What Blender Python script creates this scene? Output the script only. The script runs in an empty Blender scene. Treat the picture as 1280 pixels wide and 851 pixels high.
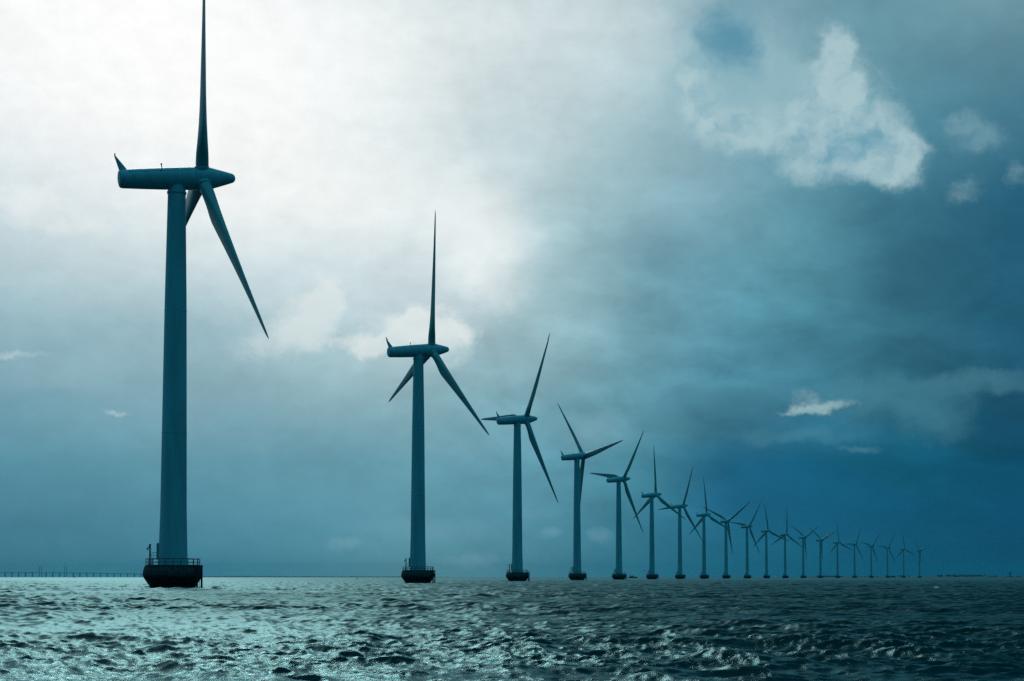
import bpy, math, random
import numpy as np
from mathutils import Vector, Matrix
R = math.radians
scene = bpy.context.scene
COL = scene.collection

# ------------------------------------------------------------------ camera
FPX = 1887.4
cam_d = bpy.data.cameras.new("camera")
cam_d.sensor_width = 36.0
cam_d.lens = FPX / 1280 * 36
cam_d.shift_y = 0.162
cam_d.clip_start = 0.1
cam_d.clip_end = 60000
cam = bpy.data.objects.new("camera", cam_d)
CAMZ = 1.685
cam.location = (0, 0, CAMZ)
cam.rotation_euler = (R(90) + 0.04643, 0, 0)
COL.objects.link(cam)
scene.camera = cam

# ------------------------------------------------------------------ exposure
scene.render.engine = 'CYCLES'
scene.view_settings.view_transform = 'Standard'
scene.view_settings.look = 'None'
scene.view_settings.exposure = 0.0
scene.view_settings.gamma = 1.0
scene.cycles.use_denoising = False
scene.cycles.max_bounces = 6
scene.cycles.volume_bounces = 0
scene.cycles.sample_clamp_indirect = 6.0

# ------------------------------------------------------------------ sun (behind thin cloud, in front of the viewer)
SUN_AZ, SUN_EL = -16.0, 30.0
sd = bpy.data.lights.new("sun", 'SUN')
sd.energy = 0.55
sd.angle = R(10)
sd.color = (1.0, 0.99, 0.94)
so = bpy.data.objects.new("sun", sd)
sdir = Vector((math.sin(R(SUN_AZ)) * math.cos(R(SUN_EL)), math.cos(R(SUN_AZ)) * math.cos(R(SUN_EL)), math.sin(R(SUN_EL))))
so.rotation_euler = sdir.to_track_quat('Z', 'Y').to_euler()
COL.objects.link(so)

# ------------------------------------------------------------------ node helper
class NT:
    def __init__(s, tree):
        s.t = tree
        tree.nodes.clear()
    def n(s, typ, ins=None, **kw):
        nd = s.t.nodes.new(typ)
        for k, v in kw.items():
            setattr(nd, k, v)
        for k, v in (ins or {}).items():
            if hasattr(v, 'is_linked') and hasattr(v, 'links'):
                s.t.links.new(v, nd.inputs[k])
            else:
                nd.inputs[k].default_value = v
        return nd
    def m(s, op, a, b=0.0, c=None, clamp=False):
        ins = {0: a, 1: b}
        if c is not None:
            ins[2] = c
        return s.n('ShaderNodeMath', ins, operation=op, use_clamp=clamp).outputs[0]
    def v(s, op, a, b=(0, 0, 0), c=None):
        ins = {0: a, 1: b}
        if c is not None:
            ins[2] = c
        return s.n('ShaderNodeVectorMath', ins, operation=op).outputs[0]
    def smooth(s, x, a, b, lo=0.0, hi=1.0):
        return s.n('ShaderNodeMapRange', {0: x, 1: a, 2: b, 3: lo, 4: hi}, interpolation_type='SMOOTHSTEP').outputs[0]
    def mix(s, f, a, b, mode='MIX'):
        nd = s.n('ShaderNodeMix', data_type='RGBA', blend_type=mode)
        for idx, v in ((0, f), (6, a), (7, b)):
            if hasattr(v, 'links'):
                s.t.links.new(v, nd.inputs[idx])
            else:
                nd.inputs[idx].default_value = v
        return nd.outputs[2]
    def noise(s, vec, scale, detail=5, rough=0.55, dist=0.0, out=0):
        return s.n('ShaderNodeTexNoise', {'Vector': vec, 'Scale': scale, 'Detail': detail, 'Roughness': rough, 'Distortion': dist}).outputs[out]

def lin(c):
    return [((v / 255) / 12.92 if v / 255 <= 0.04045 else ((v / 255 + 0.055) / 1.055) ** 2.4) for v in c]

def azel(px, py):                       # a direction in the sky, from its bearing and height in degrees
    u, w = (px - 640) / FPX, (720.5 - py) / FPX
    return math.degrees(math.atan(u)), math.degrees(math.atan2(w, math.hypot(1, u)))

# ------------------------------------------------------------------ world: storm sky with the sun behind cloud
world = bpy.data.worlds.new("World")
scene.world = world
world.use_nodes = True
W = NT(world.node_tree)
tc = W.n('ShaderNodeTexCoord').outputs['Generated']
sep = W.n('ShaderNodeSeparateXYZ', {0: tc})
az = W.m('MULTIPLY', W.m('ARCTAN2', sep.outputs[0], sep.outputs[1]), 57.29578)
el = W.m('MULTIPLY', W.m('ARCSINE', sep.outputs[2]), 57.29578)
P = W.n('ShaderNodeCombineXYZ', {0: az, 1: el}).outputs[0]
# domain warp so that the cloud masses have uneven edges
wn = W.n('ShaderNodeTexNoise', {'Vector': W.v('MULTIPLY', P, (0.10, 0.17, 1)), 'Scale': 1.0, 'Detail': 6, 'Roughness': 0.58}).outputs['Color']
wamp = W.smooth(el, 0.3, 7, 0.15, 1.0)
warp = W.v('MULTIPLY', W.v('SUBTRACT', wn, (0.5, 0.5, 0.5)), (3.6, 2.0, 0))
wsc = W.n('ShaderNodeVectorMath', {0: warp, 'Scale': wamp}, operation='SCALE').outputs[0]
Pw = W.v('ADD', P, wsc)
sepw = W.n('ShaderNodeSeparateXYZ', {0: Pw})
azw, elw = sepw.outputs[0], sepw.outputs[1]
facaz = W.m('MULTIPLY_ADD', azw, 1 / 360, 0.5)

def ramp(stops):                        # stops: (azimuth, linear rgb)
    nd = W.n('ShaderNodeValToRGB', {0: facaz})
    cr = nd.color_ramp
    cr.interpolation = 'LINEAR'
    stops = sorted(stops)
    while len(cr.elements) < len(stops):
        cr.elements.new(0.5)
    for e, (a, c) in zip(cr.elements, stops):
        e.position = a / 360 + 0.5
    for e, (a, c) in zip(cr.elements, stops):
        e.color = (c[0], c[1], c[2], 1)
    return nd.outputs[0]

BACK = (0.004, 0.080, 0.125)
XS = (0, 120, 250, 380, 500, 600, 700, 800, 900, 1000, 1120, 1270)
ROWS = [  # photo row, colours at XS
 (708, [(68,128,148),(68,130,150),(72,135,158),(82,144,162),(98,152,166),(96,150,164),(76,136,156),(50,116,140),(34,102,130),(22,90,120),(9,78,110),(6,66,98)]),
 (660, [(70,128,150),(72,131,153),(80,140,162),(86,147,167),(92,152,170),(86,148,167),(78,140,160),(54,122,146),(30,104,134),(20,97,124),(10,84,114),(7,74,106)]),
 (580, [(90,147,166),(93,150,168),(98,153,171),(102,156,173),(106,160,176),(102,158,175),(94,152,171),(68,132,152),(36,108,138),(22,98,128),(11,88,114),(8,76,106)]),
 (500, [(118,162,177),(124,166,180),(134,172,184),(140,178,188),(142,180,190),(130,174,185),(118,166,178),(98,154,170),(72,132,154),(62,122,144),(42,102,124),(27,82,108)]),
 (420, [(150,185,196),(154,188,199),(158,190,200),(172,200,207),(184,208,214),(160,192,201),(144,180,188),(112,164,179),(84,143,162),(68,129,150),(52,109,130),(32,90,115)]),
 (330, [(190,211,217),(199,217,221),(206,222,226),(214,228,231),(212,226,230),(222,233,234),(152,188,196),(118,165,180),(98,152,168),(84,142,158),(54,111,133),(34,91,117)]),
 (250, [(220,232,235),(230,238,240),(238,243,243),(242,246,245),(230,238,238),(218,231,233),(168,198,204),(138,178,190),(125,168,182),(96,150,166),(64,121,142),(38,96,122)]),
 (150, [(244,247,247),(250,251,251),(253,254,253),(246,249,248),(228,237,238),(199,216,220),(192,212,216),(165,195,203),(130,172,186),(104,156,170),(84,140,158),(74,126,146)]),
 (30,  [(250,252,252),(254,254,254),(255,255,255),(247,250,250),(234,241,241),(218,229,231),(208,222,225),(190,210,214),(140,178,190),(118,160,174),(104,150,164),(110,152,164)]),
]
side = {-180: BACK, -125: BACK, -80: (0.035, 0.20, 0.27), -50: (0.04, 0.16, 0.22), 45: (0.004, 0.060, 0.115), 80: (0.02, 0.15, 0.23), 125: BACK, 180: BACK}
level = []
sky = None
def add_level(e1, st):
    global sky
    c1 = ramp(st)
    if sky is None:
        sky = c1
    else:
        e0 = level[-1]
        f = W.n('ShaderNodeMapRange', {0: elw, 1: e0, 2: e1, 3: 0.0, 4: 1.0}, interpolation_type='SMOOTHSTEP' if e1 > 22 else 'LINEAR').outputs[0]
        sky = W.mix(f, sky, c1)
    level.append(e1)
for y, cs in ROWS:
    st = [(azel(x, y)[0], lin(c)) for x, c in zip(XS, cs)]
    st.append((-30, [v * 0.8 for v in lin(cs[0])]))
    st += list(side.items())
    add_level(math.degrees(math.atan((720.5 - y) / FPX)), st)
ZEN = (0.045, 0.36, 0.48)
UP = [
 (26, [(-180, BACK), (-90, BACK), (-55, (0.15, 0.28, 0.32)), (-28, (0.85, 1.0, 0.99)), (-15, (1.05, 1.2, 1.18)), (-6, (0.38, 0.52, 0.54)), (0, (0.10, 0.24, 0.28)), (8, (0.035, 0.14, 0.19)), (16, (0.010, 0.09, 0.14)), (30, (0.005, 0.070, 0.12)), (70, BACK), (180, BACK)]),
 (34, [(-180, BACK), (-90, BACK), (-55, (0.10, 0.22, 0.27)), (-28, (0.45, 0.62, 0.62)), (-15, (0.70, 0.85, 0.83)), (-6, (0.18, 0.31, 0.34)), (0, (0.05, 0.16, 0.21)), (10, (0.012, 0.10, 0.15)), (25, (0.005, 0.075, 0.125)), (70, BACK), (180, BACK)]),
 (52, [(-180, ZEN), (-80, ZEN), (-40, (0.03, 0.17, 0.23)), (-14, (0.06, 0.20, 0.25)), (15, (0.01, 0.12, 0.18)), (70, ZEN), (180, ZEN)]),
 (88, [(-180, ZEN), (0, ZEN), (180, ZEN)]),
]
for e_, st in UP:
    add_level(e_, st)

# cloud texture: broad billows plus fine wisps
n1 = W.noise(W.v('MULTIPLY', Pw, (0.16, 0.30, 1)), 1.0, 7, 0.56)
n2 = W.noise(W.v('MULTIPLY', P, (0.55, 0.75, 1)), 1.0, 8, 0.62, 0.4)
n3 = W.noise(W.v('MULTIPLY', P, (0.9, 1.3, 1)), 1.0, 7, 0.6, 0.2)
n5 = W.noise(W.v('MULTIPLY', Pw, (0.30, 0.62, 1)), 1.0, 6, 0.56, 0.3)
n4 = W.noise(W.v('MULTIPLY', P, (0.5, 0.6, 1)), 1.0, 6, 0.58, 0.3)
amp = W.m('MULTIPLY', W.smooth(el, 0.2, 6, 0.35, 1.0), W.smooth(W.m('ADD', az, W.m('MULTIPLY', el, -0.5)), -16, 4, 0.3, 1.0))
amp = W.m('MULTIPLY', amp, W.smooth(el, 8, 13, 1.0, 0.5))
tex = W.m('POWER', 2.718, W.m('MULTIPLY', W.m('SUBTRACT', n1, 0.5), amp))
tex = W.m('MULTIPLY', tex, W.m('POWER', 2.718, W.m('MULTIPLY', W.m('SUBTRACT', n3, 0.5), 0.22)))
storm = W.m('MULTIPLY', W.smooth(az, -8, 6, 0.15, 1.0), W.m('MULTIPLY', W.smooth(el, 0.3, 3, 0.2, 1.0), W.smooth(el, 9, 17, 1.0, 0.35)))
tex = W.m('MULTIPLY', tex, W.m('POWER', 2.718, W.m('MULTIPLY', W.m('SUBTRACT', n5, 0.5), W.m('MULTIPLY', storm, 0.75))))
sky = W.mix(1.0, sky, W.n('ShaderNodeCombineColor', {0: tex, 1: tex, 2: tex}).outputs[0], 'MULTIPLY')

def blob(px, py, rx, ry, s=1.0, base=None):
    a0, e0 = azel(px, py)
    k = math.degrees(1 / FPX)
    ra, re = rx * k * 1.75, ry * k * 1.75
    vec = W.v('MULTIPLY_ADD', base or P, (1 / ra, 1 / re, 0), (-a0 / ra, -e0 / re, 0))
    q = W.n('ShaderNodeVectorMath', {0: vec, 1: vec}, operation='DOT_PRODUCT').outputs['Value']
    g = W.m('SUBTRACT', 1.0, q, clamp=True)
    g = W.m('MULTIPLY', g, g)
    return W.m('MULTIPLY', g, s) if s != 1.0 else g

def total(lst, base=None):
    acc = None
    for b in lst:
        g = blob(*b, base=base)
        acc = g if acc is None else W.m('ADD', acc, g)
    return acc

Pf = W.v('ADD', P, W.v('MULTIPLY', W.v('SUBTRACT', W.n('ShaderNodeTexNoise', {'Vector': P, 'Scale': 0.8, 'Detail': 7, 'Roughness': 0.62}).outputs['Color'], (0.5, 0.5, 0.5)), (1.7, 1.5, 0)))
Pf2 = W.v('ADD', P, W.v('MULTIPLY', W.v('SUBTRACT', W.n('ShaderNodeTexNoise', {'Vector': P, 'Scale': 1.6, 'Detail': 6, 'Roughness': 0.6}).outputs['Color'], (0.5, 0.5, 0.5)), (0.9, 0.6, 0)))

# sunlit relief of the cumulus: difference of the billow noise towards the light
def relief(scale, off, gain):
    a_ = W.noise(W.v('MULTIPLY', Pf, (scale, scale * 1.15, 1)), 1.0, 5, 0.55)
    b_ = W.noise(W.v('MULTIPLY', W.v('ADD', Pf, (off[0], off[1], 0)), (scale, scale * 1.15, 1)), 1.0, 5, 0.55)
    return W.m('MULTIPLY_ADD', W.m('SUBTRACT', a_, b_), gain, 0.5, clamp=True)
rel = relief(0.75, (-0.35, 0.4), 2.6)

def cloud(blobs, col, lo, hi, k, alpha, base=Pf, nz=n2, shade=None, lit=0.0):
    """lay one cloud over the sky; thick parts take the shade colour, billows catch the light"""
    global sky
    d0 = total(blobs, base)
    d = W.m('ADD', d0, W.m('MULTIPLY', W.m('SUBTRACT', nz, 0.5), W.m('MULTIPLY', W.smooth(d0, 0.0, 0.12), k)))
    f = W.smooth(d, lo, hi, 0.0, alpha)
    c = (*lin(col), 1)
    if shade:
        t = W.m('ADD', total(shade[0], base), W.m('MULTIPLY', W.m('SUBTRACT', 0.62, rel), lit))
        c = W.mix(W.smooth(t, -0.35, 1.9), c, (*lin(shade[1]), 1))
    sky = W.mix(f, sky, c)

# soft bright and dark masses
cloud([(240, 60, 210, 80), (600, 290, 60, 50), (440, 250, 130, 60, .8)], (254, 255, 254), 0.05, 1.6, 0.7, 0.5, base=Pw)
cloud([(1235, 530, 34, 26), (1150, 510, 26, 22, .5), (900, 455, 60, 18, .7), (1130, 560, 60, 12, .6)], (14, 78, 108), 0.04, 1.3, 0.8, 0.5)
cloud([(960, 600, 110, 45), (1040, 640, 120, 40)], (8, 84, 124), 0.2, 1.0, 0.4, 0.4)
cloud([(1090, 495, 60, 30, .8), (1180, 520, 40, 30, .7), (1240, 475, 70, 14, .8), (1000, 545, 80, 12, .7), (840, 530, 50, 22, .6)], (84, 142, 158), 0.10, 1.0, 0.7, 0.45)
cloud([(330, 455, 200, 22, .5), (60, 470, 90, 20, .6), (545, 660, 120, 18, .5), (750, 540, 60, 30, .6)], (176, 206, 214), 0.12, 1.0, 0.6, 0.25, base=Pw)
# billow behind the second turbine
cloud([(408, 370, 20, 20), (385, 395, 34, 30, .8), (350, 425, 50, 24, .5)], (228, 236, 235), 0.10, 0.9, 1.3, 0.6)
cloud([(520, 408, 56, 22), (465, 428, 50, 12, .9), (560, 425, 26, 26, .7), (520, 398, 20, 14, .7)], (232, 238, 237), 0.10, 0.9, 1.5, 0.8, shade=([(520, 440, 50, 14)], (190, 210, 216)), lit=0.5)
cloud([(20, 245, 60, 16, .8), (70, 280, 60, 14, .6), (610, 345, 40, 40, .7)], (246, 248, 247), 0.05, 1.0, 0.9, 0.5)
# the torn cumulus: veil, dark gap, sunlit billows
cloud([(930, 75, 70, 62), (970, 125, 60, 42, .8), (880, 100, 40, 70, .7), (1040, 120, 90, 70, .5)], (148, 187, 197), 0.04, 1.35, 0.7, 0.8)
cloud([(900, 28, 54, 34), (925, 75, 40, 34, .6)], (88, 145, 168), 0.02, 1.5, 1.5, 0.95)
cloud([(857, 60, 14, 60, .75), (876, 118, 22, 44, .85), (905, 150, 30, 28, .75), (940, 172, 28, 20, .6), (965, 60, 14, 48, .35), (975, 145, 40, 28, .6),
       (1030, 115, 36, 34, .75), (1052, 75, 30, 38, .8), (1056, 42, 18, 20, .75), (1075, 140, 50, 40, .8), (1108, 178, 44, 32, .8), (1134, 200, 26, 26, .75), (1008, 180, 36, 30, .7), (1060, 198, 64, 24, .8)],
      (174, 202, 208), 0.05, 1.15, 1.05, 0.9,
      shade=([(1062, 176, 64, 28, .95), (1002, 104, 22, 12, .7), (900, 120, 30, 30, .4)], (110, 163, 182)), lit=1.35)
cloud([(1205, 148, 24, 14), (1240, 170, 34, 16, .9), (1212, 234, 22, 12, .9), (1278, 210, 14, 16, .8), (857, 157, 12, 5)], (160, 192, 200), 0.12, 1.7, 1.7, 0.6, shade=([(1225, 172, 20, 8, .5)], (96, 148, 168)), lit=0.6)
# small bright puffs low in the sky
cloud([(1018, 500, 20, 12), (996, 508, 18, 6, .9), (1050, 505, 18, 7, .9), (1022, 508, 36, 5, .8)], (158, 189, 193), 0.06, 2.0, 1.6, 0.85, base=Pf, shade=([(1024, 514, 30, 6, .6)], (120, 166, 176)), lit=0.6)
cloud([(147, 513, 13, 4), (28, 444, 30, 5, .9), (8, 438, 14, 5, .8)], (200, 218, 223), 0.10, 1.8, 1.8, 0.6, base=Pf)
cloud([(430, 678, 22, 8), (590, 700, 40, 8, .8), (690, 665, 16, 8, .8), (750, 668, 18, 9, .8), (1075, 560, 30, 5, .6), (670, 640, 40, 10, .5)], (132, 178, 192), 0.12, 1.0, 0.9, 0.35, base=Pf2)

# the clear sky above the cloud shows through a little
nish = W.n('ShaderNodeTexSky', sky_type='NISHITA', sun_disc=False, sun_elevation=R(SUN_EL), sun_rotation=R(SUN_AZ), air_density=1.0, dust_density=0.6, ozone_density=2.0)
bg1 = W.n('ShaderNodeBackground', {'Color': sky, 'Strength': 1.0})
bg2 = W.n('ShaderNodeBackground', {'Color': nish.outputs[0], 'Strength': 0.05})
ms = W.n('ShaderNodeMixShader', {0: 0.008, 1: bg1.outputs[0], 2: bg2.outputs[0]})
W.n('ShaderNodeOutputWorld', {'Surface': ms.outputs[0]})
world.cycles.sampling_method = 'MANUAL'
world.cycles.sample_map_resolution = 1024

# ------------------------------------------------------------------ materials
def mat(name, base, rough=0.5, vary=0.12, scale=1.0, metal=0.0, streak=False, bump=0.0, second=None, spec=0.5):
    m = bpy.data.materials.new(name)
    m.use_nodes = True
    T = NT(m.node_tree)
    co = T.n('ShaderNodeTexCoord').outputs['Object']
    v = T.v('MULTIPLY', co, (1, 1, 0.12)) if streak else co
    nz = T.noise(v, scale, 5, 0.6)
    k = T.smooth(nz, 0.3, 0.7, 1 - vary, 1 + vary * 0.5)
    c = T.mix(1.0, (*base, 1), T.n('ShaderNodeCombineColor', {0: k, 1: k, 2: k}).outputs[0], 'MULTIPLY')
    if second:
        n2_ = T.noise(co, scale * 2.7, 4, 0.6)
        c = T.mix(T.smooth(n2_, 0.48, 0.66), c, (*second, 1))
    ins = {'Base Color': c, 'Roughness': rough, 'Metallic': metal, 'Specular IOR Level': spec}
    if bump:
        ins['Normal'] = T.n('ShaderNodeBump', {'Height': nz, 'Strength': bump, 'Distance': 0.05}).outputs[0]
    b = T.n('ShaderNodeBsdfPrincipled', ins)
    T.n('ShaderNodeOutputMaterial', {'Surface': b.outputs[0]})
    return m

M = {}
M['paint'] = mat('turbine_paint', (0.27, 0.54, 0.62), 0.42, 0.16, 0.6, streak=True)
M['blade'] = mat('blade_gelcoat', (0.19, 0.37, 0.39), 0.38, 0.14, 0.35)
M['concrete'] = mat('wet_concrete', (0.035, 0.034, 0.036), 0.75, 0.4, 0.8, bump=0.4, second=(0.022, 0.014, 0.014), spec=0.2)
def foundation_mat():
    m = bpy.data.materials.new('tide_stained_concrete')
    m.use_nodes = True
    T = NT(m.node_tree)
    co = T.n('ShaderNodeTexCoord').outputs['Object']
    z = T.n('ShaderNodeSeparateXYZ', {0: co}).outputs[2]
    drip = T.noise(T.v('MULTIPLY', co, (2.2, 2.2, 0.25)), 1.0, 5, 0.65)
    fine = T.noise(co, 3.0, 5, 0.65)
    h = T.m('MULTIPLY_ADD', T.m('SUBTRACT', drip, 0.5), 2.6, z)
    c = T.mix(T.smooth(h, 1.5, 2.2), (0.016, 0.011, 0.011, 1), (0.060, 0.064, 0.068, 1))      # weed below the tide line
    c = T.mix(T.smooth(T.m('MULTIPLY_ADD', T.m('SUBTRACT', drip, 0.5), 2.0, z), 3.0, 3.4), c, (0.030, 0.026, 0.024, 1))  # rust runs under the gallery
    k = T.smooth(fine, 0.3, 0.7, 0.6, 1.3)
    c = T.mix(1.0, c, T.n('ShaderNodeCombineColor', {0: k, 1: k, 2: k}).outputs[0], 'MULTIPLY')
    b = T.n('ShaderNodeBsdfPrincipled', {'Base Color': c, 'Roughness': T.smooth(h, 0.6, 2.0, 0.35, 0.8), 'Specular IOR Level': 0.25,
            'Normal': T.n('ShaderNodeBump', {'Height': fine, 'Strength': 0.5, 'Distance': 0.06}).outputs[0]})
    T.n('ShaderNodeOutputMaterial', {'Surface': b.outputs[0]})
    return m
M['concrete'] = foundation_mat()
M['galv'] = mat('galvanised_steel', (0.07, 0.08, 0.085), 0.55, 0.2, 3.0, metal=0.2)
M['dark'] = mat('black_rubber', (0.018, 0.018, 0.02), 0.7, 0.2, 3.0)
M['door'] = mat('door_paint', (0.28, 0.38, 0.42), 0.45, 0.1, 1.0)
M['white'] = mat('white_hull_paint', (0.8, 0.8, 0.8), 0.35, 0.06, 0.5)
M['navy'] = mat('navy_hull_paint', (0.02, 0.035, 0.06), 0.4, 0.15, 0.5)
M['window'] = mat('dark_glass', (0.02, 0.03, 0.04), 0.1, 0.05, 1.0)
M['sail'] = mat('sailcloth', (0.85, 0.85, 0.82), 0.8, 0.05, 0.5)
def sail_mat():
    m = bpy.data.materials.new('thin_sailcloth')
    m.use_nodes = True
    T = NT(m.node_tree)
    k = T.smooth(T.noise(T.n('ShaderNodeTexCoord').outputs['Object'], 1.2, 3, 0.5), 0.3, 0.7, 0.82, 0.92)
    c = T.n('ShaderNodeCombineColor', {0: k, 1: k, 2: k}).outputs[0]
    a = T.n('ShaderNodeBsdfDiffuse', {'Color': c})
    b = T.n('ShaderNodeBsdfTranslucent', {'Color': c})
    T.n('ShaderNodeOutputMaterial', {'Surface': T.n('ShaderNodeMixShader', {0: 0.6, 1: a.outputs[0], 2: b.outputs[0]}).outputs[0]})
    return m
M['sail'] = sail_mat()
M['bridge'] = mat('bridge_concrete', (0.80, 0.82, 0.82), 0.8, 0.15, 0.02)
M['land'] = mat('far_land', (0.035, 0.05, 0.035), 0.9, 0.3, 0.02)
M['wood'] = mat('far_foliage', (0.03, 0.05, 0.03), 0.9, 0.4, 0.05)
M['red'] = mat('buoy_red', (0.25, 0.03, 0.02), 0.5, 0.15, 2.0)
M['feather'] = mat('gull_grey', (0.12, 0.13, 0.14), 0.7, 0.2, 6.0)
M['wall'] = mat('far_wall', (0.35, 0.36, 0.36), 0.8, 0.1, 0.1)
M['roof'] = mat('far_roof', (0.10, 0.06, 0.05), 0.8, 0.2, 0.1)

# ------------------------------------------------------------------ mesh helper
class MB:
    def __init__(s):
        s.v, s.f = [], []
    def add(s, vs, fs):
        o = len(s.v)
        s.v += [tuple(p) for p in vs]
        s.f += [tuple(i + o for i in q) for q in fs]
        return s
    def lathe(s, prof, n=48, axis='Z', cx=0, cy=0, cz=0, cap0=True, cap1=True):
        vs, fs = [], []
        for (r, h) in prof:
            for i in range(n):
                a = 2 * math.pi * i / n
                p = (r * math.cos(a), r * math.sin(a), h)
                if axis == 'X':
                    p = (h, r * math.cos(a), r * math.sin(a))
                vs.append((p[0] + cx, p[1] + cy, p[2] + cz))
        for j in range(len(prof) - 1):
            for i in range(n):
                k = (i + 1) % n
                fs.append((j * n + i, j * n + k, (j + 1) * n + k, (j + 1) * n + i))
        if cap0:
            fs.append(tuple(reversed(range(n))))
        if cap1:
            fs.append(tuple((len(prof) - 1) * n + i for i in range(n)))
        return s.add(vs, fs)
    def tube(s, a, b, r, n=8, r2=None):
        a, b = Vector(a), Vector(b)
        d = (b - a).normalized()
        u = d.orthogonal().normalized()
        w = d.cross(u)
        vs, fs = [], []
        for p, rr in ((a, r), (b, r if r2 is None else r2)):
            for i in range(n):
                t = 2 * math.pi * i / n
                vs.append(p + rr * (u * math.cos(t) + w * math.sin(t)))
        for i in range(n):
            k = (i + 1) % n
            fs.append((i, k, n + k, n + i))
        fs += [tuple(reversed(range(n))), tuple(range(n, 2 * n))]
        return s.add(vs, fs)
    def path(s, pts, r, n=6):
        for a, b in zip(pts[:-1], pts[1:]):
            s.tube(a, b, r, n)
        return s
    def box(s, x0, x1, y0, y1, z0, z1):
        vs = [(x, y, z) for z in (z0, z1) for x, y in ((x0, y0), (x1, y0), (x1, y1), (x0, y1))]
        fs = [(3, 2, 1, 0), (4, 5, 6, 7), (0, 1, 5, 4), (1, 2, 6, 5), (2, 3, 7, 6), (3, 0, 4, 7)]
        return s.add(vs, fs)
    def prism(s, poly, y0, y1):         # polygon in x,z, pushed along y
        n = len(poly)
        vs = [(x, y0, z) for x, z in poly] + [(x, y1, z) for x, z in poly]
        fs = [tuple(range(n)), tuple(reversed(range(n, 2 * n)))]
        fs += [(i + n, (i + 1) % n + n, (i + 1) % n, i) for i in range(n)]
        return s.add(vs, fs)
    def loft(s, rings, cap=True):
        n = len(rings[0])
        vs = [p for r_ in rings for p in r_]
        fs = []
        for j in range(len(rings) - 1):
            for i in range(n):
                k = (i + 1) % n
                fs.append((j * n + i, j * n + k, (j + 1) * n + k, (j + 1) * n + i))
        if cap:
            fs += [tuple(reversed(range(n))), tuple((len(rings) - 1) * n + i for i in range(n))]
        return s.add(vs, fs)
    def build(s, name, material, parent=None, smooth=None):
        me = bpy.data.meshes.new(name)
        me.from_pydata(s.v, [], s.f)
        me.validate()
        me.materials.append(material)
        import bmesh
        bm = bmesh.new()
        bm.from_mesh(me)
        bmesh.ops.recalc_face_normals(bm, faces=bm.faces)
        bm.to_mesh(me)
        bm.free()
        if smooth:
            me.polygons.foreach_set('use_smooth', [True] * len(me.polygons))
            me.set_sharp_from_angle(angle=R(smooth))
        o = bpy.data.objects.new(name, me)
        COL.objects.link(o)
        if parent:
            o.parent = parent
        return o

def tag(o, label=None, cat=None, group=None, kind=None):
    for k, v in (('label', label), ('category', cat), ('group', group), ('kind', kind)):
        if v:
            o[k] = v
    return o

def empty(name, loc=(0, 0, 0), rz=0):
    o = bpy.data.objects.new(name, None)
    o.location = loc
    o.rotation_euler = (0, 0, rz)
    o.empty_display_size = 0.5
    COL.objects.link(o)
    return o

def at(px, dist):                       # x of something seen at column px when it stands dist metres out
    return (px - 640) / FPX * dist

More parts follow.
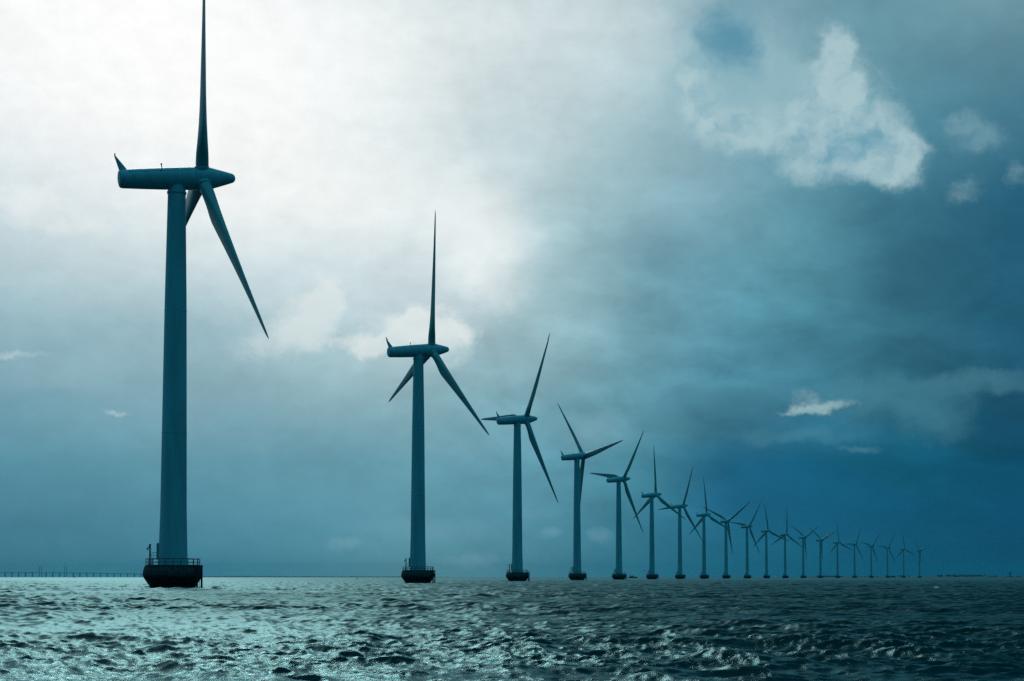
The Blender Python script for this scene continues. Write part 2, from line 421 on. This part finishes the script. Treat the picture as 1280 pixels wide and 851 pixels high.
# ------------------------------------------------------------------ water
rng = np.random.default_rng(7)
def build_water():
    far = 15500.0
    # rows (distance from the viewer)
    rs = [2.0]
    while rs[-1] < far:
        r = rs[-1]
        if r < 20: d = 0.25
        elif r < 40: d = 0.05 + (r - 20) / 20 * 0.02
        elif r < 130: d = 0.07 + (r - 40) / 90 * 0.15
        elif r < 420: d = 0.22 + (r - 130) / 290 * 0.38
        elif r < 800: d = 0.6 * (r / 420) ** 1.3
        else: d = 1.39 * (r / 800) ** 2.6
        rs.append(r + d)
    rs[-1] = far
    rs = np.array(rs)
    st = 1.25 / 1510
    a1 = np.arange(R(-21.5), R(21.5), st)
    a2 = np.arange(R(21.5), R(50), st * 6)
    a3 = np.arange(R(50), R(310), R(2.5))
    ang = np.concatenate([a1, a2, a3, R(360) - a2[::-1]])
    dth = np.concatenate([np.full(len(a1), st), np.full(len(a2), st * 6), np.full(len(a3), R(2.5)), np.full(len(a2), st * 6)])
    nr, na = len(rs), len(ang)
    dr = np.gradient(rs)
    # wave components
    wd = math.atan2(-0.80, -0.60)
    comps = []
    nlam = 92
    lam = np.exp(np.linspace(math.log(0.18), math.log(7.5), nlam)) * np.exp(rng.normal(0, 0.02, nlam))
    for i, L in enumerate(lam):
        th = wd + rng.normal(0, 0.70 if L < 1.2 else 0.45)
        s2 = 0.096 / nlam * 2                       # slope variance share
        if L > 1.2: s2 *= (1.2 / L) ** 0.9
        if L < 0.35: s2 *= 0.7
        k = 2 * math.pi / L
        comps.append((k, math.cos(th), math.sin(th), math.sqrt(s2) / k, rng.uniform(0, 6.283), s2 / 2, L))
    sx, cx = np.sin(ang).astype(np.float32), np.cos(ang).astype(np.float32)
    V = np.empty((nr, na, 3), np.float32)
    rough = np.empty((nr, na), np.float32)
    foam = np.zeros((nr, na), np.float32)
    # slow gust field
    gust = [(2 * math.pi / rng.uniform(14, 70), rng.uniform(0, 6.283), rng.uniform(0, 6.283)) for _ in range(9)]
    B = 64
    for j0 in range(0, nr, B):
        r = rs[j0:j0 + B].astype(np.float32)[:, None]
        X, Y = r * sx[None, :], r * cx[None, :]
        g = np.zeros_like(X)
        for k, t, p in gust:
            g += np.sin(k * (math.cos(t) * X * 0.5 + math.sin(t) * Y) + p)
        g = 1.0 + 0.13 * g
        g = np.clip(g, 0.45, 1.7)
        dx = np.zeros_like(X); dy = np.zeros_like(X); dz = np.zeros_like(X); jac = np.zeros_like(X)
        miss = np.full_like(X, 0.0003)
        sp = np.maximum(dr[j0:j0 + B, None] * 1.0, (r * dth[None, :]) * 1.0)
        spmin = sp.min()
        for k, c, s, a, ph, v2, L in comps:
            if L / spmin < 1.7:
                miss += v2
                continue
            w = np.clip((L / sp - 1.7) / 1.6, 0, 1)
            w = w * w * (3 - 2 * w)
            gl = g if L < 3.0 else (0.5 + 0.5 * g)
            p = k * (c * X + s * Y) + ph
            aw = a * w * gl
            sn, cs = np.sin(p), np.cos(p)
            dz += aw * cs
            q = aw * 0.85 * sn
            dx -= q * c; dy -= q * s
            jac += aw * k * cs
            miss += v2 * (1 - w * w)
        V[j0:j0 + B, :, 0] = X + dx
        V[j0:j0 + B, :, 1] = Y + dy
        V[j0:j0 + B, :, 2] = dz
        rough[j0:j0 + B] = np.sqrt(np.sqrt(np.clip(2 * miss, 1e-5, 0.03)))
        foam[j0:j0 + B] = np.clip((jac - 0.8) / 0.3, 0, 1) * (r < 500)
    # one breaking crest out to the right
    fx, fy = at(1170, 219), 219.0
    d2 = ((V[..., 0] - fx) / 0.42) ** 2 + ((V[..., 1] - fy) / 0.8) ** 2
    foam = np.maximum(foam, np.clip(1.2 - d2, 0, 1))
    V[..., 2] += 0.32 * np.exp(-(((V[..., 0] - fx - 0.25) / 0.6) ** 2 + ((V[..., 1] - fy - 0.7) / 0.9) ** 2))
    # centre vertex closes the disc
    nv = nr * na + 1
    co = np.concatenate([V.reshape(-1, 3), np.array([[0, 0, 0]], np.float32)])
    jj, ii = np.meshgrid(np.arange(nr - 1), np.arange(na), indexing='ij')
    i2 = (ii + 1) % na
    quads = np.stack([jj * na + ii, (jj + 1) * na + ii, (jj + 1) * na + i2, jj * na + i2], -1).reshape(-1, 4)
    quads = quads[:, ::-1]
    tri = np.stack([np.full(na, nv - 1), np.arange(na), (np.arange(na) + 1) % na], -1)[:, ::-1]
    me = bpy.data.meshes.new('water')
    me.vertices.add(nv)
    me.vertices.foreach_set('co', co.ravel())
    nl = quads.size + tri.size
    me.loops.add(nl)
    me.loops.foreach_set('vertex_index', np.concatenate([quads.ravel(), tri.ravel()]).astype(np.int32))
    npoly = len(quads) + len(tri)
    me.polygons.add(npoly)
    ls = np.concatenate([np.arange(len(quads)) * 4, len(quads) * 4 + np.arange(len(tri)) * 3]).astype(np.int32)
    me.polygons.foreach_set('loop_start', ls)
    me.polygons.foreach_set('use_smooth', np.ones(npoly, bool))
    me.update(calc_edges=True)
    for nm, arr in (('rough', rough), ('foam', foam)):
        at_ = me.attributes.new(nm, 'FLOAT', 'POINT')
        at_.data.foreach_set('value', np.concatenate([arr.ravel(), [0.2]]).astype(np.float32))
    m = bpy.data.materials.new('sea_water')
    m.use_nodes = True
    T = NT(m.node_tree)
    pos = T.n('ShaderNodeNewGeometry').outputs['Position']
    ro = T.n('ShaderNodeAttribute', attribute_name='rough').outputs['Fac']
    fo = T.n('ShaderNodeAttribute', attribute_name='foam').outputs['Fac']
    rip = T.noise(T.v('MULTIPLY', pos, (1, 1, 0.5)), 7.0, 5, 0.66, 0.4)
    near = T.smooth(ro, 0.22, 0.44, 1.0, 0.0)
    bump = T.n('ShaderNodeBump', {'Height': rip, 'Distance': 0.02, 'Strength': near}).outputs[0]
    fn = T.noise(pos, 9.0, 5, 0.7)
    ff = T.m('MULTIPLY', fo, T.smooth(fn, 0.36, 0.56), clamp=True)
    # reflectance of a wavy surface: unresolved slopes turn facets toward the viewer
    cosv = T.n('ShaderNodeVectorMath', {0: bump, 1: T.n('ShaderNodeNewGeometry').outputs['Incoming']}, operation='DOT_PRODUCT').outputs['Value']
    ce = T.m('ADD', T.m('MAXIMUM', cosv, 0.0), T.m('MULTIPLY', T.m('MULTIPLY', ro, ro), 0.66))
    fr = T.m('MULTIPLY_ADD', T.m('POWER', T.m('SUBTRACT', 1.0, ce, clamp=True), 5.0), 0.98, 0.02)
    deep = T.n('ShaderNodeBsdfDiffuse', {'Color': (0.002, 0.030, 0.036, 1), 'Roughness': 0.0})
    gl = T.n('ShaderNodeBsdfGlossy', {'Color': (0.27, 0.51, 0.54, 1), 'Roughness': ro, 'Normal': bump}, distribution='MULTI_GGX')
    wat = T.n('ShaderNodeMixShader', {0: fr, 1: deep.outputs[0], 2: gl.outputs[0]})
    white = T.n('ShaderNodeBsdfDiffuse', {'Color': (0.75, 0.8, 0.8, 1)})
    b = T.n('ShaderNodeMixShader', {0: ff, 1: wat.outputs[0], 2: white.outputs[0]})
    T.n('ShaderNodeOutputMaterial', {'Surface': b.outputs[0]})
    me.materials.append(m)
    o = bpy.data.objects.new('water', me)
    COL.objects.link(o)
    tag(o, kind='structure')
    print('WATER', nr, na, nv, 'z rms', float(V[100:600, :900, 2].std()), 'max', float(V[..., 2].max()))
build_water()

# ------------------------------------------------------------------ haze
hz = MB().box(-15900, 15900, -15900, 15900, -2.2, 128).build('haze', bpy.data.materials.new('sea_haze'))
hm = hz.data.materials[0]
hm.use_nodes = True
HT = NT(hm.node_tree)
HAZE = 4.0e-5
pv = HT.n('ShaderNodeVolumePrincipled', {'Color': (0.05, 0.72, 0.95, 1), 'Density': HAZE, 'Anisotropy': 0.0})
HT.n('ShaderNodeOutputMaterial', {'Volume': pv.outputs[0]})
tag(hz, kind='stuff')

# ------------------------------------------------------------------ wind turbine prototype
HUBZ, OH, TILT, CONE = 64.0, 3.97, R(6.5), R(1.87)

def blade_mesh():
    tab = [(1.55, 2.02, 1.0, 16), (2.6, 2.02, 1.0, 16), (4.0, 2.12, .92, 16), (5.5, 2.45, .70, 15.5), (7.2, 2.90, .50, 14), (8.6, 3.02, .41, 12.5),
           (10.5, 2.88, .35, 10.5), (13, 2.62, .30, 8.5), (16, 2.30, .27, 7), (20, 1.90, .24, 5.5), (24, 1.55, .22, 4.5), (28, 1.24, .20, 3.8),
           (31.5, .98, .19, 3.2), (34.5, .76, .18, 2.8), (36.4, .56, .17, 2.6), (37.4, .36, .17, 2.6), (37.85, .18, .17, 2.6), (38, .05, .2, 2.6)]
    n = 28
    rings = []
    for r, c, t, be in tab:
        be = R(be)
        g_ = min(1.0, max(0.0, (r - 8) / 10)) if r < 37 else 0.5
        c, t = c * (1 + 0.13 * g_), t * (1 + 0.18 * g_)
        circ = min(1.0, max(0.0, (t - 0.45) / 0.55))
        ring = []
        for i in range(n):
            u = 2 * math.pi * i / n
            # airfoil point, y toward the leading edge
            xx = 0.5 * (1 - math.cos(u))                       # 0 at leading edge, 1 at trailing edge
            yt = 5 * t * (0.2969 * math.sqrt(xx) - 0.126 * xx - 0.3516 * xx ** 2 + 0.2843 * xx ** 3 - 0.1036 * xx ** 4)
            sgn = 1 if u <= math.pi else -1
            ax, ay = sgn * yt * c + 0.02 * c * math.sin(math.pi * xx), (0.30 - xx) * c
            cxx, cyy = math.sin(u) * c * t * 0.5, math.cos(u) * c * 0.5
            x, y = ax + (cxx - ax) * circ, ay + (cyy - ay) * circ
            ring.append((y * math.sin(be) + x * math.cos(be) + r * math.sin(CONE), y * math.cos(be) - x * math.sin(be), r * math.cos(CONE)))
        rings.append(ring)
    mb = MB().loft(rings)
    return mb

def set_mat(o, mt, zrot=None):
    return o

tb = empty('wind_turbine')
# foundation: an ice-breaking concrete bowl with a gallery on top
fnd = MB().lathe([(3.3, -3.0), (3.40, -0.2), (3.52, 0.25), (4.45, 1.65), (4.56, 1.95), (4.54, 2.5), (4.36, 3.22), (4.30, 3.30), (4.30, 3.40), (4.22, 3.44), (2.2, 3.45)], 64, cap0=False).build('foundation', M['concrete'], tb, 40)
rl = MB()
NP = 22
RR = 4.12
for i in range(NP):
    a = 2 * math.pi * (i + .3) / NP
    rl.tube((RR * math.cos(a), RR * math.sin(a), 3.42), (RR * math.cos(a), RR * math.sin(a), 4.50), 0.055, 6)
for z, r_ in ((4.50, .055), (3.98, .04)):
    rl.path([(RR * math.cos(2 * math.pi * i / 60), RR * math.sin(2 * math.pi * i / 60), z) for i in range(61)], r_, 6)
rl.lathe([(RR + .03, 3.43), (RR + .03, 3.58), (RR - .02, 3.58), (RR - .02, 3.43)], 60, cap0=False, cap1=False)
rl.build('railing', M['galv'], fnd, 40)
# boat landing: two fender piles with rungs and brackets
bl = MB()
ph = R(-22)
ra_, tg_ = Vector((math.cos(ph), math.sin(ph), 0)), Vector((-math.sin(ph), math.cos(ph), 0))
for s in (-.62, .62):
    p = ra_ * 4.86 + tg_ * s
    bl.tube(p + Vector((0, 0, -2.5)), p + Vector((0, 0, 3.55)), 0.15, 10)
    for z in (3.25, 2.1):
        bl.tube(p + Vector((0, 0, z)), ra_ * 4.2 + tg_ * s + Vector((0, 0, z)), 0.07, 6)
for s in (-.25, .25):
    p = ra_ * 4.72 + tg_ * s
    bl.tube(p + Vector((0, 0, -1.2)), p + Vector((0, 0, 4.45)), 0.035, 6)
for k in range(19):
    z = -1.0 + k * .3
    bl.tube(ra_ * 4.72 - tg_ * .25 + Vector((0, 0, z)), ra_ * 4.72 + tg_ * .25 + Vector((0, 0, z)), 0.018, 5)
bl.tube(ra_ * 4.86 - tg_ * .62 + Vector((0, 0, 3.4)), ra_ * 4.86 + tg_ * .62 + Vector((0, 0, 3.4)), 0.09, 8)
bl.build('boat_landing', M['dark'], fnd, 40)
# davit crane folded on the gallery
dv = MB()
dx_, dy_ = -3.1, -2.0
dv.lathe([(.24, 3.44), (.24, 3.62), (.13, 3.66), (.125, 6.55), (.17, 6.6), (.17, 6.75), (.05, 6.8)], 12, cx=dx_, cy=dy_)
dv.tube((dx_, dy_, 6.6), (dx_ - .34, dy_ - .1, 6.05), .07, 8)
dv.box(dx_ - .46, dx_ - .24, dy_ - .22, dy_ + .02, 5.88, 6.18)
dv.build('davit', M['dark'], fnd, 40)
# tower
tw = MB().lathe([(2.32, 3.44), (2.32, 3.60), (2.24, 3.62), (2.215, 4.4), (2.02, 12.0), (1.905, 24.0), (1.925, 24.01), (1.925, 24.16), (1.90, 24.17), (1.80, 34.0), (1.705, 43.0), (1.725, 43.01), (1.725, 43.16), (1.70, 43.17), (1.66, 46.0), (1.38, 61.55), (1.50, 61.58), (1.50, 61.88), (1.37, 61.90), (1.33, 63.3)], 72).build('tower', M['paint'], tb, 30)
dr_ = MB().box(-2.42, -2.0, -.55, .55, 4.55, 6.95).build('door', M['door'], tw)
dh = MB()
dh.box(-2.47, -2.425, -.48, .48, 4.65, 6.85)
dh.tube((-2.5, .3, 5.6), (-2.5, .3, 5.95), .03, 6)
dh.build('door_leaf', M['door'], dr_)
stp = MB()
stp.box(-3.25, -2.43, -.6, .6, 4.42, 4.50)
for k in range(4):
    stp.box(-3.5 - k * .14, -3.27 - k * .14, -.45, .45, 4.22 - k * .22, 4.26 - k * .22)
for y in (-.6, .6):
    stp.path([(-2.45, y, 5.45), (-3.22, y, 5.45), (-3.22, y, 4.5)], .028, 6)
    stp.tube((-3.2, y, 4.45), (-3.2, y, 3.44), .04, 6)
    stp.path([(-2.45, y, 5.0), (-3.22, y, 5.0)], .02, 6)
stp.build('entrance_stair', M['galv'], tw)
# nacelle (built along x, about the yaw axis)
nc = MB().lathe([(0.30, -9.08), (0.95, -9.03), (1.22, -8.95), (1.36, -8.82), (1.42, -8.6), (1.55, -6.0), (1.66, -3.0), (1.74, 0.0), (1.79, 2.5), (1.79, 2.66), (1.74, 2.70)], 56, 'X').build('nacelle', M['paint'], tb, 35)
fin = MB().prism([(-8.8, 1.30), (-7.6, 1.44), (-9.1, 3.55), (-9.34, 3.62)], -.09, .09)
fin.tube((-9.22, 0, 3.55), (-9.22, 0, 3.98), .10, 8)
fin.build('tail_fin', M['paint'], nc)
an = MB()  # anemometer on a short mast on top of the nacelle, no lamp
an.tube((-2.2, 0, 1.66), (-2.2, 0, 2.15), .07, 8)
an.lathe([(.0, 2.12), (.12, 2.16), (.12, 2.42), (.04, 2.46)], 10, cx=-2.2)
an.build('anemometer', M['dark'], nc, 40)
sm = MB()
for sy in (-1,):
    pts = []
    for k in range(13):
        x = -7.4 + k * 0.79
        r_ = np.interp(x, [-8.6, -6, -3, 0, 2.5], [1.42, 1.55, 1.66, 1.74, 1.79]) + .006
        pts.append((x, sy * r_ * math.cos(R(36)), r_ * math.sin(R(36))))
    sm.path(pts, .022, 5)
    for k in (0, 3, 6):
        x, y, z = pts[k]
        sm.tube((x - .12, y, z), (x + .12, y, z), .075, 8)
sm.build('hatch_seam', M['dark'], nc)
# spinner (built along x about the hub centre)
sp = MB().lathe([(1.60, -1.27), (1.74, -1.24), (1.77, -1.0), (1.77, 0.95), (1.66, 1.45), (1.36, 2.55), (1.05, 3.70), (0.80, 4.60), (0.70, 4.92), (0.52, 5.16), (0.28, 5.29), (0.04, 5.33)], 56, 'X').build('spinner', M['paint'], tb, 35)
# blades (built along z about the hub centre)
bmesh_ = blade_mesh()
bl0 = bmesh_.build('blade', M['blade'], tb, 50)
MB().lathe([(1.06, 1.45), (1.14, 1.55), (1.14, 1.92), (1.03, 1.97)], 40).build('root_collar', M['paint'], bl0, 40)
blades = [bl0]
def clone(o, parent):
    c = o.copy()
    COL.objects.link(c)
    c.parent = parent
    for ch in [x for x in o.children]:
        clone(ch, c)
    return c
for k in (1, 2):
    blades.append(clone(bl0, tb))

def pose(root, x, y, th, yaw):
    root.location = (x, y, 0)
    yaw = R(yaw)
    hub = Vector((math.cos(yaw) * math.cos(TILT), math.sin(yaw) * math.cos(TILT), math.sin(TILT))) * OH + Vector((0, 0, HUBZ))
    nb = 0
    for c in root.children:
        nm = c.name.split('.')[0]
        if nm == 'nacelle':
            c.location = (0, 0, HUBZ)
            c.rotation_euler = (0, -TILT, yaw)
        elif nm == 'spinner':
            c.location = hub
            c.rotation_euler = (R(th), -TILT, yaw)
        elif nm == 'blade':
            c.location = hub
            c.rotation_euler = (R(th + 120 * nb), -TILT, yaw)
            nb += 1

TURB = [(-52.6, 234.4, 19.9, 24.0), (-25.8, 413.9, 13.4, 27.4), (2.1, 597.3, 34.9, 30.7), (33.6, 779.8, 82.0, 28.0), (68.2, 964.0, 38.9, 33.3),
        (106.3, 1147.6, 2.3, 31.6), (147.8, 1330.0, 26.7, 32.4), (192.0, 1510.6, 118.0, 32.9), (239.2, 1688.6, 56.3, 46.0), (290.2, 1864.8, 39.3, 32.7),
        (343.4, 2039.5, 114.3, 39.0), (399.8, 2212.1, 5.3, 36.6), (459.1, 2382.7, 63.3, 31.2), (520.7, 2551.7, 67.3, 32.7), (585.7, 2719.1, 115.4, 29.0),
        (654.0, 2885.5, 30.8, 26.2), (725.1, 3050.9, 43.7, 29.8), (798.7, 3215.0, 34.8, 28.4), (875.2, 3377.8, 115.5, 31.7), (954.1, 3539.2, 72.7, 25.4)]
LABELS = [
 'largest wind turbine, with its upright blade cut off by the top of the picture',
 'second largest wind turbine, next after the one with the cut-off blade',
 'third largest wind turbine, a level blade pointing back past its nacelle toward the second',
 'fourth largest wind turbine, two blades in a wide V and one hidden behind its tower',
 'fifth largest wind turbine, with the cabin cruiser just beside its base',
 'sixth turbine of the row, upright blade, between the flying gull and the seventh turbine',
 'seventh turbine of the row, its level blade crossing a blade of the sixth',
 'eighth turbine of the row, upright blade leaning slightly back, before the low V-shaped ninth',
 'ninth turbine of the row, two blades raised in a flat V and one straight down',
 'tenth turbine of the row, one blade raised steeply, next after the flat-V ninth',
 'eleventh turbine of the row, upright blade, with the small white sailboat beside its base',
 'twelfth turbine of the row, exactly upright blade, following the one beside the white sailboat',
 'thirteenth turbine of the row, flat V blades, just before the far shore begins',
 'fourteenth turbine of the row, flat V blades, standing where the far shore begins',
 'fifteenth turbine of the row, upright blade, first after the two flat V turbines',
 'sixteenth turbine of the row, fifth from the row\'s far end, blade raised steeply',
 'seventeenth turbine of the row, fourth from the row\'s far end',
 'eighteenth turbine of the row, third from the row\'s far end, beside the dark barge',
 'nineteenth turbine of the row, next to last, two blades hanging like an inverted V',
 'smallest wind turbine, very last at the far end of the row',
]
turbs = [tb]
for i in range(1, 20):
    turbs.append(clone(tb, None))
for t_, (x, y, th, yaw), lb in zip(turbs, TURB, LABELS):
    pose(t_, x, y, th, yaw)
    tag(t_, lb, 'wind turbine', 'wind turbines standing in a row in the sea')

# ------------------------------------------------------------------ far bridge
BY = 14000.0
br = empty('bridge', (at(60, BY), BY, 0))
tag(br, 'long faint road bridge on many piers across the hazy horizon, with thin pylons', 'bridge')
bx0 = at(60, BY)
pxs = [-150, -60, 0, 60, 120, 180, 215, 240]
hts = [46, 45, 44, 43, 38, 30, 20, 8]
deck = MB()
rings = []
for p, h in zip(pxs, hts):
    x = at(p, BY) - bx0
    rings.append([(x, -12, h - 3), (x, 12, h - 3), (x, 12, h + 2), (x, -12, h + 2)])
deck.loft(rings).build('deck', M['bridge'], br)
x = -146.0
pier0 = None
while x < 225:
    h = float(np.interp(x, pxs, hts)) - 3
    if not (47 < x < 55 or 79 < x < 86):
        pm = MB().box(-3, 3, -9, 9, -2, h).build('pier', M['bridge'], br)
        pm.location.x = at(x, BY) - bx0
    x += 8.5
for p in (49.6, 52.4, 81.0, 83.8):
    py = MB().lathe([(3.6, -2), (3.0, 44), (2.6, 90), (2.2, 108)], 8).build('pylon', M['bridge'], br)
    py.location.x = at(p, BY) - bx0

# ------------------------------------------------------------------ low far shores
def shore(name, p0, p1, dist, prof, depth, mt, seed, rough=1.0):
    rg = np.random.default_rng(seed)
    n = int((p1 - p0) / 0.7)
    rings = []
    for i in range(n + 1):
        p = p0 + (p1 - p0) * i / n
        h = max(0.3, float(np.interp(p, prof[0], prof[1])) * (1 + rough * rg.normal(0, .16)))
        x = at(p, dist)
        rings.append([(x, dist - 60, -2.0), (x, dist - 20, 0.4), (x, dist + depth * .1, h * .75), (x, dist + depth * .5, h), (x, dist + depth, h * .4), (x, dist + depth, -2.0)])
    o = MB().loft(rings).build(name, mt, None, 60)
    return tag(o, kind='structure')
shore('shore_land', 205, 560, 12600, ([205, 240, 300, 420, 500, 560], [1.5, 8, 9, 6, 6, 1]), 600, M['land'], 3)
shore('shore_land', 1016, 1420, 7200, ([1016, 1022, 1050, 1100, 1150, 1182, 1190, 1215, 1222, 1262, 1290, 1420], [0.5, 4, 4, 3, 3, 4, 7, 7, 5, 4, 5, 6]), 500, M['land'], 4)
# woods on the shore, read as one mass
wd = MB()
rw = random.Random(5)
ico = [(0, 0, 1), (.89, 0, .45), (.28, .85, .45), (-.72, .53, .45), (-.72, -.53, .45), (.28, -.85, .45), (.72, .53, -.45), (-.28, .85, -.45), (-.89, 0, -.45), (-.28, -.85, -.45), (.72, -.53, -.45), (0, 0, -1)]
icf = [(0, 1, 2), (0, 2, 3), (0, 3, 4), (0, 4, 5), (0, 5, 1), (1, 6, 2), (2, 7, 3), (3, 8, 4), (4, 9, 5), (5, 10, 1), (2, 6, 7), (3, 7, 8), (4, 8, 9), (5, 9, 10), (1, 10, 6), (11, 7, 6), (11, 8, 7), (11, 9, 8), (11, 10, 9), (11, 6, 10)]
for k in range(420):
    zone = rw.random()
    if zone < .25: p, hh = rw.uniform(1020, 1052), rw.uniform(4, 8)
    elif zone < .35: p, hh = rw.uniform(1052, 1100), rw.uniform(3, 5)
    elif zone < .7: p, hh = rw.gauss(1203, 11), rw.uniform(8, 13)
    else: p, hh = rw.uniform(1218, 1400), rw.uniform(4, 9)
    d = 7200 + rw.uniform(20, 300)
    s = rw.uniform(5, 11)
    wd.add([(at(p, d) + a * s * rw.uniform(.8, 1.2), d + b * s, hh * .72 + c * hh * .45 * rw.uniform(.8, 1.2)) for a, b, c in ico], icf)
tag(wd.build('woods', M['wood']), kind='stuff')
# buildings on the shore
def house(px, dist, w, h, label, rx=0):
    r_ = empty('waterside_building', (at(px, dist), dist, 3.2))
    tag(r_, label, 'building')
    MB().box(-w / 2, w / 2, -6, 6, -1.5, h).build('wall', M['wall'], r_)
    MB().prism([(-w / 2 - .6, h + .01), (w / 2 + .6, h + .01), (w / 2 - 2, h + 2.6), (-w / 2 + 2, h + 2.6)], -6.6, 6.6).build('roof', M['roof'], r_)
house(1124.5, 7150, 16, 4.0, 'low pale building on the far shore just before the next-to-last turbine')
house(1135, 7150, 10, 3.5, 'small pale building on the far shore just beyond the next-to-last turbine')

# harbour crane
cr_ = empty('harbour_crane', (at(1262, 7140), 7140, 3.0))
tag(cr_, 'dark harbour crane with raised jib on the far low shore', 'crane')
MB().box(-4, 4, -4, 4, -1, 4).box(-2.2, 2.2, -2.2, 2.2, 4, 14).build('tower', M['dark'], cr_)
MB().box(-4.5, 3.5, -3, 3, 14, 18).build('cab', M['dark'], cr_)
MB().tube((-3, 0, 17), (9, 0, 27), .9, 6).tube((-1, 0, 18), (-6, 0, 22), .7, 6).tube((-6, 0, 22), (9, 0, 27), .25, 5).build('jib', M['dark'], cr_)

# ------------------------------------------------------------------ vessels
def hull_rings(L, B, D, bow=1, fore=.35):
    rings = []
    for i in range(13):
        t = i / 12
        x = (t - .5) * L * bow
        w = B / 2 * (1 if t < .55 else max(0.02, 1 - ((t - .55) / .45) ** 2.0)) * (1 if t > .04 else .9)
        top = D * (1 + fore * max(0, t - .35) ** 1.5)
        rings.append([(x, -w * .55, -.5), (x, w * .55, -.5), (x + bow * .1 * (t > .5), w, top), (x + bow * .1 * (t > .5), -w, top)])
    return rings
# cabin cruiser beside the fifth turbine
d = 2500
cb = empty('cabin_cruiser', (at(791, d), d, 0), R(6))
tag(cb, 'dark-hulled cabin cruiser with pale cabin on the horizon beside the fifth turbine base', 'boat')
MB().loft(hull_rings(15, 4.2, 1.9)).build('hull', M['navy'], cb, 40)
cabn = MB().prism([(-6.4, 1.85), (2.8, 1.95), (1.2, 3.7), (-6.0, 3.8)], -1.6, 1.6).build('cabin', M['white'], cb)
MB().prism([(-5.4, 2.5), (1.6, 2.6), (.9, 3.35), (-5.4, 3.35)], -1.63, 1.63).build('window', M['window'], cabn)
MB().box(-6.4, -.2, -1.7, 1.7, 5.3, 5.6).box(-6.0, -5.85, -1.5, -1.35, 3.8, 5.3).box(-6.0, -5.85, 1.35, 1.5, 3.8, 5.3).box(-1.2, -1.0, -1.5, -1.35, 3.75, 5.3).box(-1.2, -1.0, 1.35, 1.5, 3.75, 5.3).build('flybridge_roof', M['navy'], cb)
MB().tube((-4, 0, 5.6), (-4.3, 0, 8.2), .06, 6).build('mast', M['galv'], cb)
# sailboats
def sailboat(px, d, label, h, hull, rz):
    s_ = empty('sailboat', (at(px, d), d, 0), rz)
    tag(s_, label, 'sailboat', 'sailboats far out on the water')
    k = h / 9
    MB().loft(hull_rings(8 * k, 2.4 * k, 1.0 * k)).build('hull', hull, s_, 40)
    MB().tube((.4 * k, 0, .8 * k), (.4 * k, 0, h), .07 * k, 6).build('mast', M['galv'], s_)
    MB().prism([(.25 * k, 1.8 * k), (.25 * k, h * .97), (-3.2 * k, 1.9 * k)], -.006, .006).build('mainsail', M['sail'], s_)
    MB().prism([(.6 * k, h * .85), (3.8 * k, 1.3 * k), (.7 * k, 1.5 * k)], -.006, .006).build('foresail', M['sail'], s_)
sailboat(968.4, 3500, 'tiny white sailboat with narrow sails beside the eleventh turbine base', 8.5, M['white'], R(50))
sailboat(93.4, 4800, 'tiny white sailboat on the bright horizon under the faint bridge', 9.0, M['navy'], R(35))
# white ferry by the far shore
d = 6400
fe = empty('ferry', (at(1234, d), d, 0))
tag(fe, 'long low white ferry lying before the wooded far shore', 'ferry')
MB().loft(hull_rings(40, 8, 2.6, -1)).build('hull', M['white'], fe, 40)
sup = MB().box(-10, 15, -3.4, 3.4, 2.62, 4.9).box(-7, 9, -2.8, 2.8, 4.91, 7.0).build('superstructure', M['white'], fe)
MB().box(-9, 14, -3.44, 3.44, 3.5, 4.2).build('window', M['window'], sup)
MB().box(5, 7.5, -1, 1, 7.01, 9.2).build('funnel', M['navy'], fe)
# dark barge
d = 5600
bg_ = empty('barge', (at(1116, d), d, 0))
tag(bg_, 'dark boxy barge lying on the horizon beside the eighteenth turbine', 'barge')
MB().loft(hull_rings(25, 7, 2.6)).build('hull', M['navy'], bg_, 40)
MB().box(-11, 6, -2.6, 2.6, 2.62, 6.2).build('deckhouse', M['navy'], bg_)
# spar buoy
d = 1200
bu = empty('spar_buoy', (at(446.5, d), d, 0))
tag(bu, 'tiny dark spar buoy on the bright horizon between the first and second turbines', 'buoy')
MB().lathe([(.2, -.8), (.55, -.3), (.6, .25), (.45, .4), (.14, .5), (.10, 1.7), (.03, 1.75)], 16).build('body', M['dark'], bu, 40)
MB().lathe([(.02, 1.7), (.3, 1.72), (.02, 2.25)], 12).build('topmark', M['red'], bu, 40)
# gull in flight
d = 430
gl = empty('gull', (at(805, d), d, CAMZ + 8 / FPX * d), R(200))
tag(gl, 'small dark gull flying low over the water before the sixth turbine', 'gull')
body = []
for t in range(11):
    u = t / 10
    r_ = .085 * math.sin(math.pi * min(1, u * .96 + .02)) ** .7 * (1 if u < .75 else .75)
    body.append([(-.24 + .5 * u, r_ * math.cos(a), r_ * .9 * math.sin(a) + .02 * math.sin(u * 3)) for a in [2 * math.pi * i / 10 for i in range(10)]])
gm = MB().loft(body)
for s in (-1, 1):
    wing = []
    for u, z, c, xo in ((0, .02, .19, 0), (.2, .09, .18, .03), (.38, .13, .15, .02), (.55, .10, .09, -.05), (.64, .06, .02, -.12)):
        y = s * (u + .04)
        wing.append([(xo + c / 2, y, z), (xo, y, z + .014), (xo - c / 2, y, z), (xo, y, z - .01)])
    gm.loft(wing)
gm.loft([[(.24, -.018, .01), (.24, .018, .01), (.24, .018, .04), (.24, -.018, .04)], [(.32, -.004, .005), (.32, .004, .005), (.32, .004, .012), (.32, -.004, .012)]])
gm.loft([[(-.2, -.03, 0), (-.2, .03, 0), (-.2, .03, .02), (-.2, -.03, .02)], [(-.36, -.08, 0), (-.36, .08, 0), (-.36, .08, .01), (-.36, -.08, .01)]])
gm.build('body', M['feather'], gl, 60)
